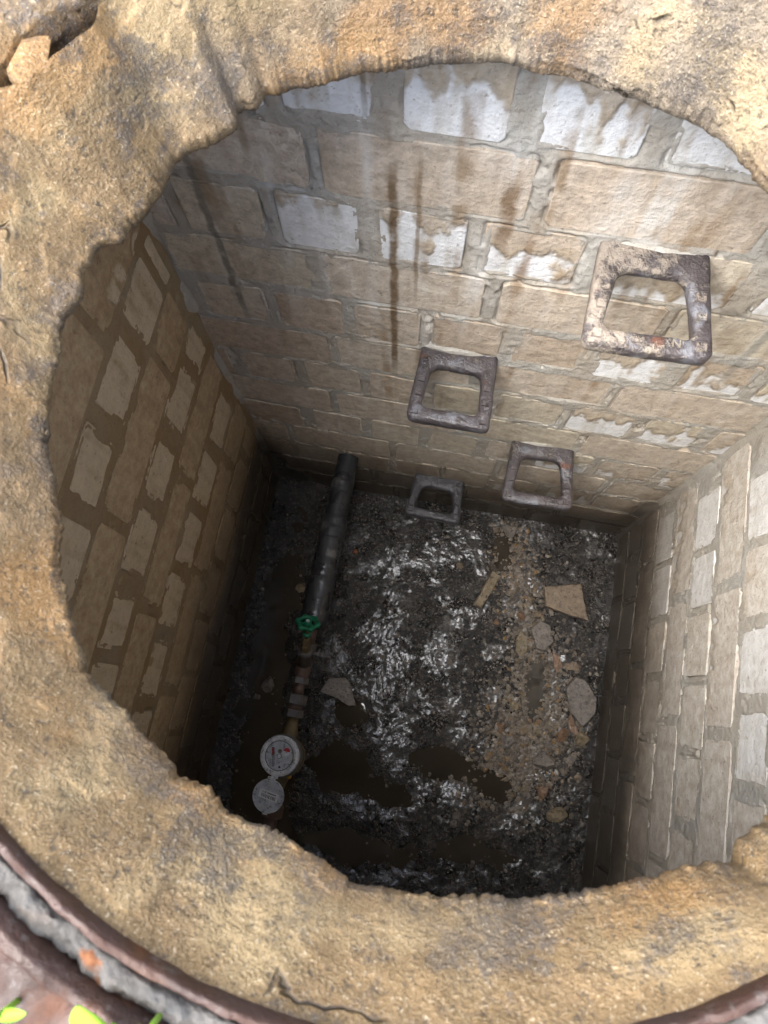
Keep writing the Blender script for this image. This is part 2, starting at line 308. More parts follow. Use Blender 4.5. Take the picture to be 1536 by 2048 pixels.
def grid_faces(nu, nv, wrap=False):
    i = np.arange(nu if wrap else nu - 1)[:, None]; j = np.arange(nv - 1)[None, :]
    i2 = (i + 1) % nu
    return np.stack([np.broadcast_to(a, (len(i), nv - 1)) for a in (i * nv + j, i2 * nv + j, i2 * nv + j + 1, i * nv + j + 1)], -1).reshape(-1, 4)
def np_mesh(name, v, f, mat, smooth=True, extra=None):
    m = bpy.data.meshes.new(name); v = np.asarray(v, np.float32); f = np.asarray(f, np.int32)
    m.vertices.add(len(v)); m.vertices.foreach_set('co', v.ravel())
    k = f.shape[1]; m.loops.add(f.size); m.loops.foreach_set('vertex_index', f.ravel())
    m.polygons.add(len(f)); m.polygons.foreach_set('loop_start', np.arange(0, f.size, k, dtype=np.int32))
    m.polygons.foreach_set('use_smooth', np.full(len(f), smooth)); m.update(calc_edges=True); m.validate()
    m.materials.append(MT[mat]); return m
def lathe(prof, n=48, axis='Z', cap=True):
    """prof: list of (r, h); closed at both ends; returns verts, faces"""
    v, f = [], []
    for r, h in prof:
        for k in range(n):
            a = 2 * math.pi * k / n; x, y = r * math.cos(a), r * math.sin(a)
            v.append({'Z': (x, y, h), 'Y': (x, h, -y), 'X': (h, x, y)}[axis])
    for i in range(len(prof) - 1):
        for k in range(n): k2 = (k + 1) % n; f.append((i * n + k, i * n + k2, (i + 1) * n + k2, (i + 1) * n + k))
    if cap: f.append(tuple(range(n))[::-1]); f.append(tuple(range((len(prof) - 1) * n, len(prof) * n)))
    return v, f
def join(*parts):
    v, f = [], []
    for a, b in parts:
        o = len(v); v += [tuple(x) for x in a]; f += [tuple(i + o for i in q) for q in b]
    return v, f
def box(x0, x1, y0, y1, z0, z1):
    v = [(x, y, z) for z in (z0, z1) for y in (y0, y1) for x in (x0, x1)]
    return v, [(0, 2, 3, 1), (4, 5, 7, 6), (0, 1, 5, 4), (2, 6, 7, 3), (0, 4, 6, 2), (1, 3, 7, 5)]
def xf(vf, m): return [tuple(m @ Vector(p)) for p in vf[0]], vf[1]

# ------------------------------------------------------------------ brick walls
HB, JT = 0.1055, COURSE - 0.1055        # brick height, bed joint
NROW = 13
def row_z(k): zt = Z0 + COURSE * (2 - k); return zt - COURSE + JT / 2, zt - JT / 2
def seq(first, pitch, joint, length): # regular bricks with a head joint centred at first + n*pitch
    c = first
    while c > 0: c -= pitch
    out = []
    while c < length:
        a, b = c + joint / 2, c + pitch - joint / 2
        a += random.uniform(-.003, .003); b += random.uniform(-.003, .003)
        a, b = max(a, 0.004), min(b, length - 0.004)
        if b - a > 0.012: out.append((a, b))
        c += pitch
    return out
def bj(js, joint=0.019):              # bricks between listed head joints
    return [(a + joint / 2, b - joint / 2) for a, b in zip(js[:-1], js[1:])]
BACK = {1: [(.006, .088), (.110, .222), (.244, .350), (.377, .488), (.517, .627), (.657, .762), (.790, .897), (.920, 1.030)],
 2: [(.010, .260), (.278, .530), (.553, .800), (.826, 1.030)],
 3: [(.006, .046), (.068, .184), (.207, .316), (.347, .461), (.486, .613), (.652, .822), (.856, .962), (.982, 1.030)],
 4: [(.010, .242), (.258, .500), (.525, .758), (.776, 1.025)],
 5: [(.032, .146), (.167, .277), (.294, .407), (.429, .543), (.567, .681), (.703, .812), (.838, .949), (.972, 1.030)],
 6: [(.005, .246), (.254, .507), (.522, .756), (.770, 1.025)],
 7: [(.004, .026), (.052, .160), (.186, .294), (.315, .422), (.443, .552), (.572, .695), (.715, .831), (.855, .960), (.985, 1.030)],
 8: [(.005, .221), (.239, .499), (.515, .754), (.770, 1.030)],
 9: [(.012, .142), (.174, .285), (.310, .419), (.443, .554), (.572, .680), (.697, .812), (.829, .955), (.977, 1.030)],
 10: [(.005, .088), (.105, .347), (.365, .610), (.628, .872), (.890, 1.030)],
 11: seq(.885, .132, .018, W), 12: seq(.300, .262, .014, W), 13: seq(.10, .132, .014, W)}
LEFT = {1: seq(.25, .262, .018, D), 2: seq(.12, .133, .020, D), 3: [(.005, .190), (.212, .462), (.482, .735), (.755, 1.0), (1.02, 1.09)],
 4: [(.006, .030), (.048, .140), (.170, .276), (.308, .413), (.440, .545), (.570, .676)] + [(.70 + .133 * i, .81 + .133 * i) for i in range(3)],
 5: [(.030, .128), (.147, .400), (.420, .672), (.692, .945), (.965, 1.09)],
 6: [(.010, .070), (.090, .203), (.228, .335), (.361, .468), (.505, .598), (.622, .730), (.755, .865), (.89, .995), (1.02, 1.09)],
 7: [(.005, .250), (.268, .505), (.526, .775), (.793, 1.04)], 8: [(.034, .148), (.173, .273), (.303, .405), (.432, .534), (.562, .674)] + [(.70 + .133 * i, .808 + .133 * i) for i in range(3)],
 9: seq(.14, .262, .018, D), 10: seq(.09, .132, .018, D), 11: seq(.27, .262, .016, D), 12: seq(.05, .132, .016, D), 13: seq(.15, .262, .014, D)}
RIGHT = {1: seq(.12, .262, .018, D), 2: seq(.08, .134, .02, D), 3: seq(.22, .262, .018, D), 4: seq(.13, .134, .02, D), 5: seq(.14, .262, .018, D),
 6: bj([.085, .217, .355, .488, .625, .758, .89, 1.03]), 7: bj([.0, .277, .540, .800, 1.06], .022), 8: bj([.05, .183, .307, .445, .580, .711, .845, .98, 1.095]),
 9: bj([.0, .267, .525, .793, 1.06], .017), 10: bj([.033, .166, .298, .428, .565, .698, .83, .963, 1.095], .017), 11: bj([-.01, .135, .397, .660, .920, 1.11], .016),
 12: seq(.617, .131, .015, D), 13: seq(.2, .262, .014, D)}
FRONT = {k: seq(.10, .262, .018, W) if k % 2 else seq(.06, .132, .018, W) for k in range(1, 14)}

def brick_mesh(name, L, seed):
    r = random.Random(seed); h = HB / 2; l = L / 2
    ch = [r.uniform(.003, .008) for _ in range(4)]; j = lambda a=.0012: r.uniform(-a, a)
    out = [(-l + ch[0], -h), (l - ch[1], -h), (l, -h + ch[1]), (l, h - ch[2]), (l - ch[2], h), (-l + ch[3], h), (-l, h - ch[3]), (-l, -h + ch[0])]
    out = [(x + j(), z + j()) for x, z in out]
    v = [(x, .05, z) for x, z in out] + [(x, .0009, z) for x, z in out] + [(x * (1 - .0014 / l), j(.0004), z * (1 - .0014 / h)) for x, z in out]
    f = [tuple(range(16, 24))]
    for a in (0, 8):
        for k in range(8): f.append((a + k, a + (k + 1) % 8, a + 8 + (k + 1) % 8, a + 8 + k))
    return mesh(name, v, f, 'brick')                       # front faces -Y (towards the pit), clipped at the back
HEAD = [brick_mesh('header', .110, s) for s in range(4)]; STR = [brick_mesh('stretcher', .243, 20 + s) for s in range(4)]; BAT = [brick_mesh('bat', .045, 40 + s) for s in range(2)]

def build_wall(rows, length, step, label, org, ang, film, val, rust, mfilm, ridges=(), smear=1.0, seed=1, alpha=1.0, run=False):
    """local frame: x along the wall, +y into the wall, z up; brick faces at y = 0"""
    root = empty('brick_wall', org, (0, 0, ang)); tag(root, label, 'wall', 'walls of the pit')
    nu, nv = int(length / step) + 1, int(1.615 / step) + 1
    u = np.linspace(0, length, nu); z = np.linspace(-.02, 1.595, nv); U, Z = np.meshgrid(u, z, indexing='ij')
    P = np.stack([U, np.full_like(U, seed * 3.7), Z], -1)
    din = np.full(U.shape, -0.02)
    for k, bricks in rows.items():
        zb, zt = row_z(k); sel = (Z >= zb - JT / 2 - 1e-6) & (Z < zt + JT / 2 + 1e-6)
        uu, zz = U[sel], Z[sel]; d = np.full(uu.shape, -0.05)
        for a, b in bricks:
            c, hl, hz = (a + b) / 2, (b - a) / 2, (zt - zb) / 2; r = min(.008, hl * .5)
            qx, qz = np.abs(uu - c) - (hl - r), np.abs(zz - (zb + zt) / 2) - (hz - r)
            sd = np.hypot(np.maximum(qx, 0), np.maximum(qz, 0)) + np.minimum(np.maximum(qx, qz), 0) - r
            d = np.maximum(d, -sd)
        din[sel] = d
    s = (.0026 + .0062 * fbm(P, 24, 5, seed, .6) + .004 * np.maximum(0, fbm(P, 9, 3, seed + 5)) ) * smear
    hj = -.0002 + .0030 * fbm(P, 30, 4, seed + 9) + .0016 * fbm(P, 150, 3, seed + 3, .7)
    hj = hj - .010 * sstep(.42, .60, fbm(P, 26, 3, seed + 31))            # hollows where the joint was never filled
    h = np.minimum(hj, (s - din) * .55)
    h = h - .0085 * np.exp(-((din + .0008) / .0024) ** 2) * sstep(.0055, .0015, s) * sstep(-.45, .10, fbm(P, 16, 3, seed + 61))     # shrinkage crack between brick and joint
    corner = np.minimum(U, length - U); h = np.maximum(h, (.010 + .008 * fbm(P, 14, 3, seed + 7) - corner) * .8)
    for (u0, z_hi, z_lo, wd) in ridges:
        cen = u0 + .004 * fbm(np.stack([Z * 0, Z * 0 + u0, Z], -1), 12, 3, seed + 40); w = wd * (1 + .5 * fbm(P, 30, 2, seed + 41)) * sstep(z_lo, z_lo + .05, Z) * sstep(z_hi + .01, z_hi - .01, Z)
        h = np.maximum(h, np.where(w > .0005, .0022 - np.abs(U - cen) / np.maximum(w, .0005) * .003, -1))
    h = np.maximum(h, -.009)
    v = np.stack([U, -h, Z], -1).reshape(-1, 3); f = grid_faces(nu, nv)
    ring = [i * nv for i in range(nu)] + [(nu - 1) * nv + j for j in range(1, nv)] + [i * nv + nv - 1 for i in range(nu - 2, -1, -1)] + [j for j in range(nv - 2, 0, -1)]
    n0 = len(v); bk = v[ring].copy(); bk[:, 1] = .12; v = np.vstack([v, bk]); n = len(ring); rg = np.array(ring); k = np.arange(n); k2 = (k + 1) % n
    f = np.vstack([f, np.stack([rg[k2], rg[k], n0 + k, n0 + k2], -1)])
    mo = put('mortar', np_mesh('mortar', v, f, 'mortar_run' if run else 'mortar'), root, color=(mfilm, val, 0, 1))
    q = [n0 + nu // 2]
    r = random.Random(seed)
    for row, bricks in rows.items():
        zb, zt = row_z(row)
        for a, b in bricks:
            L = b - a; lib, base = (BAT, .045) if L < .075 else (HEAD, .110) if L < .18 else (STR, .243)
            bo = put('brick', r.choice(lib), root, ((a + b) / 2, r.uniform(-.0012, .0018), (zb + zt) / 2 + r.uniform(-.001, .001)), (r.uniform(-.006, .006), r.uniform(-.006, .006), r.uniform(-.006, .006)),
                (L / base, 1, 1), (min(1, max(0, film(row, a, b, r))), val, rust(row, a, b, r), alpha))
            if run: bo.material_slots[0].link = 'OBJECT'; bo.material_slots[0].material = MT['brick_run']
    return root
def film_back(row, a, b, r):
    if row == 1: return .46 + r.uniform(-.08, .06) if a < .64 else .10
    if row == 3: return {0.207: .30, .347: .36, .486: .52, .652: .60, .856: .25}.get(round(a, 3), .80)
    if row % 2 == 0: return .95
    return (.85 if b < .72 else .58) + r.uniform(-.15, .15)
def rust_back(row, a, b, r): return (1.0 if .2 < a < .66 else .35) * (1 if row < 9 else .5)
def film_left(row, a, b, r): return .12 + r.uniform(-.05, .15) if row % 2 == 0 and row < 10 else .85 + r.uniform(-.2, .15)
def film_right(row, a, b, r): return (r.uniform(.05, .2) if r.random() < .45 else r.uniform(.7, 1)) if row % 2 == 0 else .85 + r.uniform(-.3, .15)
nor = lambda *a: .3
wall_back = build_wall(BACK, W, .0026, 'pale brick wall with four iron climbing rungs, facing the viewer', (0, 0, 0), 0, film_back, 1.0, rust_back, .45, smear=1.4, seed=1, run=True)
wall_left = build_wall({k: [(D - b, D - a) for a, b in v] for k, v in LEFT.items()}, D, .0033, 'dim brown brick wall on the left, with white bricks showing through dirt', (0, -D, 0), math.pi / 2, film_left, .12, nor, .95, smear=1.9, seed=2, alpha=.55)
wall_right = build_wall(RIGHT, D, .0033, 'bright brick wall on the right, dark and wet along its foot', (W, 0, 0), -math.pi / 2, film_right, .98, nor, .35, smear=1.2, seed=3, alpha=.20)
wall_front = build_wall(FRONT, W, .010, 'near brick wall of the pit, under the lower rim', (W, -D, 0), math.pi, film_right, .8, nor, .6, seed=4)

# ------------------------------------------------------------------ floor, water
PUD = [(.855, -.47, .032, .13, .020), (.712, -.11, .04, .10, .016), (.64, -.725, .10, .038, .018), (.79, -.76, .06, .04, .016), (.50, -.84, .09, .04, .014), (.09, -.40, .06, .28, .015),
       (.14, -.85, .08, .16, .015), (.36, -.80, .08, .07, .016), (.42, -.98, .2, .04, .013), (.75, -.93, .14, .04, .014), (.36, -.645, .06, .035, .014)]
MND = [(.52, -.40, .17, .16, .012), (.60, -.56, .12, .10, .010), (.90, -.25, .10, .15, .012), (.96, -.70, .07, .25, .010), (.62, -.90, .06, .06, .008), (.40, -.15, .2, .1, .006), (.78, -.62, .06, .1, .008)]
WL = .0022
def floor_h(x, y):
    x, y = np.asarray(x, float), np.asarray(y, float); P = np.stack([x, y, x * 0 + 2.2], -1)
    h = .0085 + .006 * fbm(P, 9, 4, 51) + .0050 * fbm(P, 34, 4, 52, .45)
    wob = 1 + .5 * fbm(P, 14, 3, 57)
    for a, b, sx, sy, d in PUD: h = h - d * np.exp(-(((x - a) / sx) ** 2 + ((y - b) / sy) ** 2) * wob)
    for a, b, sx, sy, d in MND: h = h + d * np.exp(-(((x - a) / sx) ** 2 + ((y - b) / sy) ** 2))
    return h
nx, ny = 330, 350
X, Y = np.meshgrid(np.linspace(-.02, W + .02, nx), np.linspace(-D - .02, .02, ny), indexing='ij')
fz = floor_h(X, Y) + .0016 * fbm(np.stack([X, Y, X * 0], -1), 160, 2, 60)
tag(put('floor', np_mesh('floor', np.stack([X, Y, fz], -1).reshape(-1, 3), grid_faces(nx, ny), 'soil')), kind='structure')
nx, ny = 260, 275
X, Y = np.meshgrid(np.linspace(-.01, W + .01, nx), np.linspace(-D - .01, .01, ny), indexing='ij')
wz = np.full(X.shape, WL)
for a, b, amp in ((.10, -.34, .0006), (.13, -.42, .0005), (.08, -.65, .0006), (.42, -.83, .0006), (.54, -.86, .0005), (.12, -.75, .0005), (.33, -.84, .0006), (.20, -.36, .0004)):
    rr = np.hypot(X - a, Y - b); wz = wz + amp * np.cos(rr * 2 * math.pi / .011) * np.exp(-(rr / .018) ** 2)
tag(put('water', np_mesh('water', np.stack([X, Y, wz], -1).reshape(-1, 3), grid_faces(nx, ny), 'water')), kind='structure')

# ------------------------------------------------------------------ slab over the pit, collar, iron frame, ground
CX, CY = .498, -.391; FX, FY = .480, -.406
def square_ring(r_in, z, x0, x1, y0, y1, n=96):
    v = []
    for k in range(n):
        a = 2 * math.pi * k / n; c, s = math.cos(a), math.sin(a)
        t = min(((x1 - CX) / c) if c > 1e-9 else ((x0 - CX) / c) if c < -1e-9 else 9e9, ((y1 - CY) / s) if s > 1e-9 else ((y0 - CY) / s) if s < -1e-9 else 9e9)
        v.append(((CX + r_in * c, CY + r_in * s, z), (CX + t * c, CY + t * s, z)))
    return v
n = 96; lo = square_ring(.345, 1.588, -.14, W + .14, -D - .14, .14, n); hi = square_ring(.352, 1.66, -.14, W + .14, -D - .14, .14, n)
v = [q for p in lo for q in p] + [q for p in hi for q in p]; f = []
for k in range(n):
    a, b = 2 * k, 2 * ((k + 1) % n); o = 2 * n
    f += [(a, a + 1, b + 1, b), (o + a, o + b, o + b + 1, o + a + 1), (a, b, o + b, o + a), (a + 1, o + a + 1, o + b + 1, b + 1)]
tag(put('ceiling', mesh('ceiling', v, f, 'concrete')), kind='structure')

EDGE = [(0, .303), (25, .300), (50.7, .2949), (58.0, .3017), (62.7, .3053), (68.2, .3027), (72.4, .3042), (79.5, .3062), (84.3, .311), (89.7, .3046), (94.6, .3082), (105, .309), (112.6, .307), (118.4, .3118), (121.8, .307),
 (126.2, .3151), (129.4, .3163), (130.2, .3211), (132.6, .3128), (135.3, .3179), (137, .3041), (140.6, .3011), (146, .309), (147.5, .3112), (152.6, .3005), (157.3, .2968), (162.7, .2973), (164.2, .3086), (169.6, .3061),
 (172.9, .2989), (176.2, .3089), (181.8, .3031), (192, .2989), (195.5, .3003), (199.6, .2923), (206.3, .2914), (210, .299), (216.6, .302), (223, .3038), (225.8, .3096), (228.7, .3061), (232.1, .3032), (235.3, .3025),
 (240.6, .3028), (242.4, .3061), (246.1, .2986), (249.3, .3027), (250, .3042), (253.9, .3002), (258.7, .3007), (262, .3043), (265.5, .3101), (268.9, .3078), (274.3, .3075), (277.5, .3054), (281.9, .3049), (283.5, .3065),
 (290.5, .3065), (294.7, .3063), (299.3, .3102), (302.3, .3103), (307.3, .3196), (308.9, .3121), (312.2, .3114), (330, .305), (360, .303)]
na = 1300; A = np.linspace(0, 2 * math.pi, na, endpoint=False)
ea, er = np.array(EDGE).T; lip = np.interp(np.degrees(A), ea, er)
circ = np.stack([np.cos(A), np.sin(A), A * 0], -1)
lip_hf = .0034 * fbm(circ, 30, 5, 71, .66) + .0026 * fbm(circ, 95, 3, 72, .7)       # crumbs along the broken edge
FR = .3385                                      # inner radius of the iron frame
prof = []                                       # (t, z): t = 0 at the frame, 1 at the lip
NS = 46
for i in range(NS): t = i / (NS - 1); prof.append((t, 1.691 - .071 * (t ** 1.25)))
prof += [(1.0, 1.614), (.96, 1.609), (.80, 1.604), (.5, 1.599), (0, 1.593), (-.3, 1.586)]
T = np.array([p[0] for p in prof]); ZP = np.array([p[1] for p in prof])
dx, dy = FX - CX, FY - CY                       # the frame sits slightly off the hole's centre
out_r = dx * np.cos(A) + dy * np.sin(A) + np.sqrt(FR ** 2 - (dx * np.sin(A) - dy * np.cos(A)) ** 2) + .001
deg = np.degrees(A); sect = sstep(15, 30, deg) * sstep(196, 180, deg); out_r = out_r + sect * (.019 + .003 * fbm(circ, 9, 3, 73)) - .016 * sstep(144, 148, deg) * sstep(161, 157, deg)
Rr = out_r[:, None] + (lip - out_r)[:, None] * T[None, :] + lip_hf[:, None] * (np.clip(T, 0, 1) ** 7)[None, :]
Xc, Yc = CX + Rr * np.cos(A)[:, None], CY + Rr * np.sin(A)[:, None]; Zc = np.broadcast_to(ZP, Rr.shape).copy()
Zc = Zc + .017 * sect[:, None] * (np.clip(1 - T, 0, 1) ** 1.5 * (np.arange(len(T)) < NS))[None, :]
P = np.stack([Xc, Yc, Zc], -1); w = sstep(0, .12, T)[None, :]
rel = .0060 * fbm(P, 16, 4, 81) + .0042 * fbm(P, 60, 4, 82, .65) + .0012 * fbm(P, 260, 2, 83)
rel = rel - .010 * sstep(.35, .6, fbm(P, 24, 4, 84)) * sstep(.1, .4, T)[None, :]
tq = fbm(P, 13, 4, 86, .6) * 3.5; fl = np.floor(tq); rel = rel + .0042 * (fl + sstep(.72, 1.0, tq - fl)) / 3.5 * 2 - .0045 * np.clip(1 - np.abs(fbm(P, 11, 4, 87)) * 5, 0, 1) ** 2
tb = (np.arange(len(T)) >= NS)[None, :]
Zc = Zc + np.where(tb, rel * .35, rel * (.25 + .75 * w)); Rr2 = Rr + np.where(tb, .3, .6) * w * .6 * rel * (T[None, :] < .97)
P = np.stack([CX + Rr2 * np.cos(A)[:, None], CY + Rr2 * np.sin(A)[:, None], Zc], -1).reshape(-1, 3)
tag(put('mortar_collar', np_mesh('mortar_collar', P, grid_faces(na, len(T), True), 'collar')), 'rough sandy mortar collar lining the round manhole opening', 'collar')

def ring_mesh(name, prof, mat, n=360, amp=0.0, seed=0, a0=0.0, a1=2 * math.pi, sub=1):
    wrap = a1 - a0 > 6.28; aa = np.linspace(a0, a1, n, endpoint=not wrap); pr = np.array(prof, float)
    if sub > 1:
        tt = np.linspace(0, len(pr) - 1, (len(pr) - 1) * sub + 1); pr = np.stack([np.interp(tt, np.arange(len(pr)), pr[:, k]) for k in (0, 1)], -1)
    R_, Z_ = np.broadcast_to(pr[:, 0], (n, len(pr))), np.broadcast_to(pr[:, 1], (n, len(pr)))
    Q = np.stack([FX + R_ * np.cos(aa)[:, None], FY + R_ * np.sin(aa)[:, None], Z_], -1)
    if amp:
        e = amp * fbm(Q, 70, 5, seed, .7); Q = Q + np.stack([e * .4 * np.cos(aa)[:, None], e * .4 * np.sin(aa)[:, None], e], -1)
    return np_mesh(name, Q.reshape(-1, 3), grid_faces(n, len(pr), wrap), mat)
frame = empty('manhole_frame', (0, 0, 0)); tag(frame, 'rusty round cast iron manhole frame along the bottom edge of the photo', 'manhole frame')
put('inner_rim', ring_mesh('inner_rim', [(.352, 1.672), (.3392, 1.672), (.3388, 1.698), (.3402, 1.7015), (.3436, 1.7015), (.345, 1.698), (.346, 1.680)], 'rust', 700, .0026, 91, math.radians(186), math.radians(386), sub=3), frame)
put('outer_rim', ring_mesh('outer_rim', [(.360, 1.668), (.3605, 1.700), (.3635, 1.7065), (.368, 1.7060), (.371, 1.702), (.392, 1.699), (.402, 1.697), (.404, 1.66)], 'rust', 700, .0034, 92, math.radians(186), math.radians(386), sub=3), frame)
put('seat', ring_mesh('seat', [(.345, 1.678), (.3615, 1.678)], 'rust', 200, 0, 0, math.radians(186), math.radians(386)), frame)
g = put('groove_dirt', ring_mesh('groove_dirt', [(.3455, 1.688), (.348, 1.696), (.352, 1.697), (.356, 1.695), (.361, 1.691)], 'debris', 900, .007, 93, math.radians(186), math.radians(386), sub=4), frame); g['kind'] = 'stuff'
# old mortar heaped over the frame at the far left, with a gap behind the collar
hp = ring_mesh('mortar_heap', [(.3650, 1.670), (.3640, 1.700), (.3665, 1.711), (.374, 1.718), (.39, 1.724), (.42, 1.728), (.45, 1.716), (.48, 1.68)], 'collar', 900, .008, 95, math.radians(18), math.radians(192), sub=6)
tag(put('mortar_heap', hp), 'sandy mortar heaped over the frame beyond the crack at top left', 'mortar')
gn, gr_ = 240, [.40, .43, .47, .55, .7, 1, 2, 6, 20, 60]
aa = np.linspace(0, 2 * math.pi, gn, endpoint=False); Q = np.stack([FX + np.array(gr_)[None, :] * np.cos(aa)[:, None], FY + np.array(gr_)[None, :] * np.sin(aa)[:, None], np.full((gn, len(gr_)), 1.698)], -1)
Q[..., 2] += .006 * fbm(Q, 14, 4, 99)
tag(put('ground', np_mesh('ground', Q.reshape(-1, 3), grid_faces(gn, len(gr_), True), 'ground')), kind='structure')

def rock_mesh(seed, dims, sub=3, amp=.25):
    bm = bmesh.new(); bmesh.ops.create_icosphere(bm, subdivisions=sub, radius=1.0); V = np.array([v.co[:] for v in bm.verts])
    e = 1 + amp * fbm(V + seed * 3.1, 1.3, 3, seed) * 1.6
    V = V * e[:, None]; r_ = np.random.default_rng(seed)
    for _ in range(11):
        nn = r_.normal(size=3); nn /= np.linalg.norm(nn); dd = r_.uniform(.50, .82); ov = np.maximum(V @ nn - dd, 0); V = V - ov[:, None] * nn
    for v, c in zip(bm.verts, V): v.co = (c[0] * dims[0], c[1] * dims[1], c[2] * dims[2])
    me = bpy.data.meshes.new('rock'); bm.to_mesh(me); bm.free(); return me

# ------------------------------------------------------------------ climbing rungs
def outline(hw0, hw1, y0, y1, r0, r1, n=6):
    """rounded trapezoid: half width hw0 at y0 (wall side) and hw1 at y1 (front)"""
    pts = []
    for (cx, cy, r, a) in ((hw0, y0, r0, 0), (-hw0, y0, r0, 90), (-hw1, y1, r1, 180), (hw1, y1, r1, 270)):
        sx, sy = (1 if a in (0, 270) else -1), (1 if a in (0, 90) else -1)
        for k in range(n + 1):
            t = math.radians(a + 90 * k / n); pts.append((cx - sx * r + r * math.cos(t), cy - sy * r + r * math.sin(t)))
    return pts
def densify(p, m=5):
    q = []
    for i in range(len(p)):
        a, b = p[i], p[(i + 1) % len(p)]; L = math.dist(a, b); k = m if L > .012 else 1
        q += [(a[0] + (b[0] - a[0]) * t / k, a[1] + (b[1] - a[1]) * t / k) for t in range(k)]
    return q
def resample(p, ref):
    q = []
    for i in range(len(ref)):
        pass
    return q
def rung(x, z, hw0, hw1, dep, yaw, tilt, color, seed, label, letters=None, studs=True):
    root = empty('climbing_rung', (x, 0, z), (tilt, 0, yaw)); tag(root, label, 'rung', 'iron climbing rungs')
    th = .024
    po = outline(hw0, hw1, .030, -dep, .006, .011); pi_ = outline(hw0 - .022, hw1 - .0225, -.031, -dep + .024, .018, .011)
    # match the two outlines edge by edge
    def fine(p):
        q = []
        for i in range(len(p)):
            a, b = p[i], p[(i + 1) % len(p)]; k = 10 if i % 7 == 6 else 1
            q += [(a[0] + (b[0] - a[0]) * t / k, a[1] + (b[1] - a[1]) * t / k) for t in range(k)]
        return q
    po, pi_ = fine(po), fine(pi_); n = len(po)
    sec = [(0, -.016), (0, -.004), (.10, 0), (.35, .0006), (.65, .0006), (.90, 0), (1, -.004), (1, -.018), (.88, -th), (.12, -th)]
    V = np.array([[(pi_[i][0] + (po[i][0] - pi_[i][0]) * t, pi_[i][1] + (po[i][1] - pi_[i][1]) * t, h) for t, h in sec] for i in range(n)])
    e = .0024 * fbm(V + seed, 60, 5, seed, .65) + .0006 * fbm(V, 260, 2, seed)
    V[..., 2] += e; V[..., 0] += e * .6; V[..., 1] += e * .5
    m = len(sec); f = []
    for i in range(n):
        for k in range(m): f.append((i * m + k, ((i + 1) % n) * m + k, ((i + 1) % n) * m + (k + 1) % m, i * m + (k + 1) % m))
    fr = put('frame', mesh('rung_frame', V.reshape(-1, 3), f, 'rung', True), root, color=color)
    if color[2] < .5: bed = rock_mesh(seed, (hw0 * 1.15, .016, .020), 3, .4); bed.materials.append(MT['mortar']); put('mortar_bed', bed, root, (0, .006, -.004), color=(.3, 1, 0, 1))
    if studs:
        for sx in (-1, 1):
            for k, yy in enumerate((-.060, -.086, -.114)):
                hw = hw0 + (hw1 - hw0) * (-yy / dep); s = .0065
                bx = box(-s, s, -s, s, -.003, .0042); bv = [(a * (.8 if c > 0 else 1), b * (.8 if c > 0 else 1), c) for a, b, c in bx[0]]
                put('stud', mesh('stud', bv, bx[1], 'rung'), root, (sx * (hw - .0125), yy if k < 2 else -dep + .014, .0002), color=color)
    if letters:
        txt, lx, ly, rz, size = letters
        cu = bpy.data.curves.new('lettering', 'FONT'); cu.body = txt; cu.size = size; cu.extrude = .0011; cu.align_x = 'CENTER'; cu.align_y = 'CENTER'
        to = bpy.data.objects.new('tmp', cu); COL.objects.link(to); me = bpy.data.meshes.new_from_object(to.evaluated_get(bpy.context.evaluated_depsgraph_get()))
        bpy.data.objects.remove(to); me.materials.clear(); me.materials.append(MT['rung'])
        put('lettering', me, root, (lx, ly, .0030), (0, 0, rz), color=color)
    return root
rung(.697, 1.304, .066, .077, .140, .02, .02, (.80, 1.0, 0, 1), 11, 'top rung, caked in cream mortar on its left side', ('NI', .034, -.127, 0, .015))
rung(.480, .963, .066, .071, .134, 0, 0, (.30, .15, .05, 1), 12, 'second rung from the top, grey crusted, with mortar at its wall side', ('SON', -.055, -.030, math.radians(86), .014))
rung(.694, .610, .066, .075, .136, .02, .01, (.35, .45, .05, 1), 13, 'third rung from the top, stained pale at the lower left corner', ('VANI', .028, -.123, 0, .015))
rung(.485, .263, .065, .073, .115, -.02, 0, (.0, .0, .80, 1), 14, 'lowest rung, blackened, close above the pit floor')

# ------------------------------------------------------------------ water pipe, valve, unions, meter (axis along Y)
AX, AZ = .238, .305
def tube(name, segs, mat, parent=None, x=AX, z=AZ, n=40, hexes=False, amp=0.0, seed=0):
    v, f = lathe([(r, y) for y, r in segs], 6 if hexes else n, 'Y')
    if amp:
        V = np.array(v); e = amp * fbm(V + seed, 30, 4, seed); rad = V * [1, 0, 1]; rad /= np.maximum(np.linalg.norm(rad, axis=1, keepdims=True), 1e-6); v = V + rad * e[:, None]
    return put(name, mesh(name, v, f, mat, not hexes), parent, (x, 0, z))
ys = np.linspace(.04, -.435, 60); rad = []
for y in ys:
    r = .027 + .006 * min(1, -y / .30) if y < 0 else .027
    for s, k in ((-.17, .0025), (-.205, -.002), (-.335, .002), (-.37, -.0015)): r += k * (1 if y < s else 0)
    rad.append(r)
segs = list(zip(ys, rad)) + [(-.445, .030), (-.458, .022)]
pipe = empty('water_pipe', (0, 0, 0)); tag(pipe, 'thick black wrapped water pipe coming out of the far wall', 'pipe')
tube('sleeve', segs, 'pipe', pipe, amp=.0025, seed=3)
tube('bare_end', [(-.45, .015), (-.50, .015)], 'corr', pipe, amp=.001, seed=4)
tube('seam', [(-.190, .0310), (-.194, .0338), (-.222, .0342), (-.227, .0315)], 'pipe', pipe, amp=.003, seed=8)
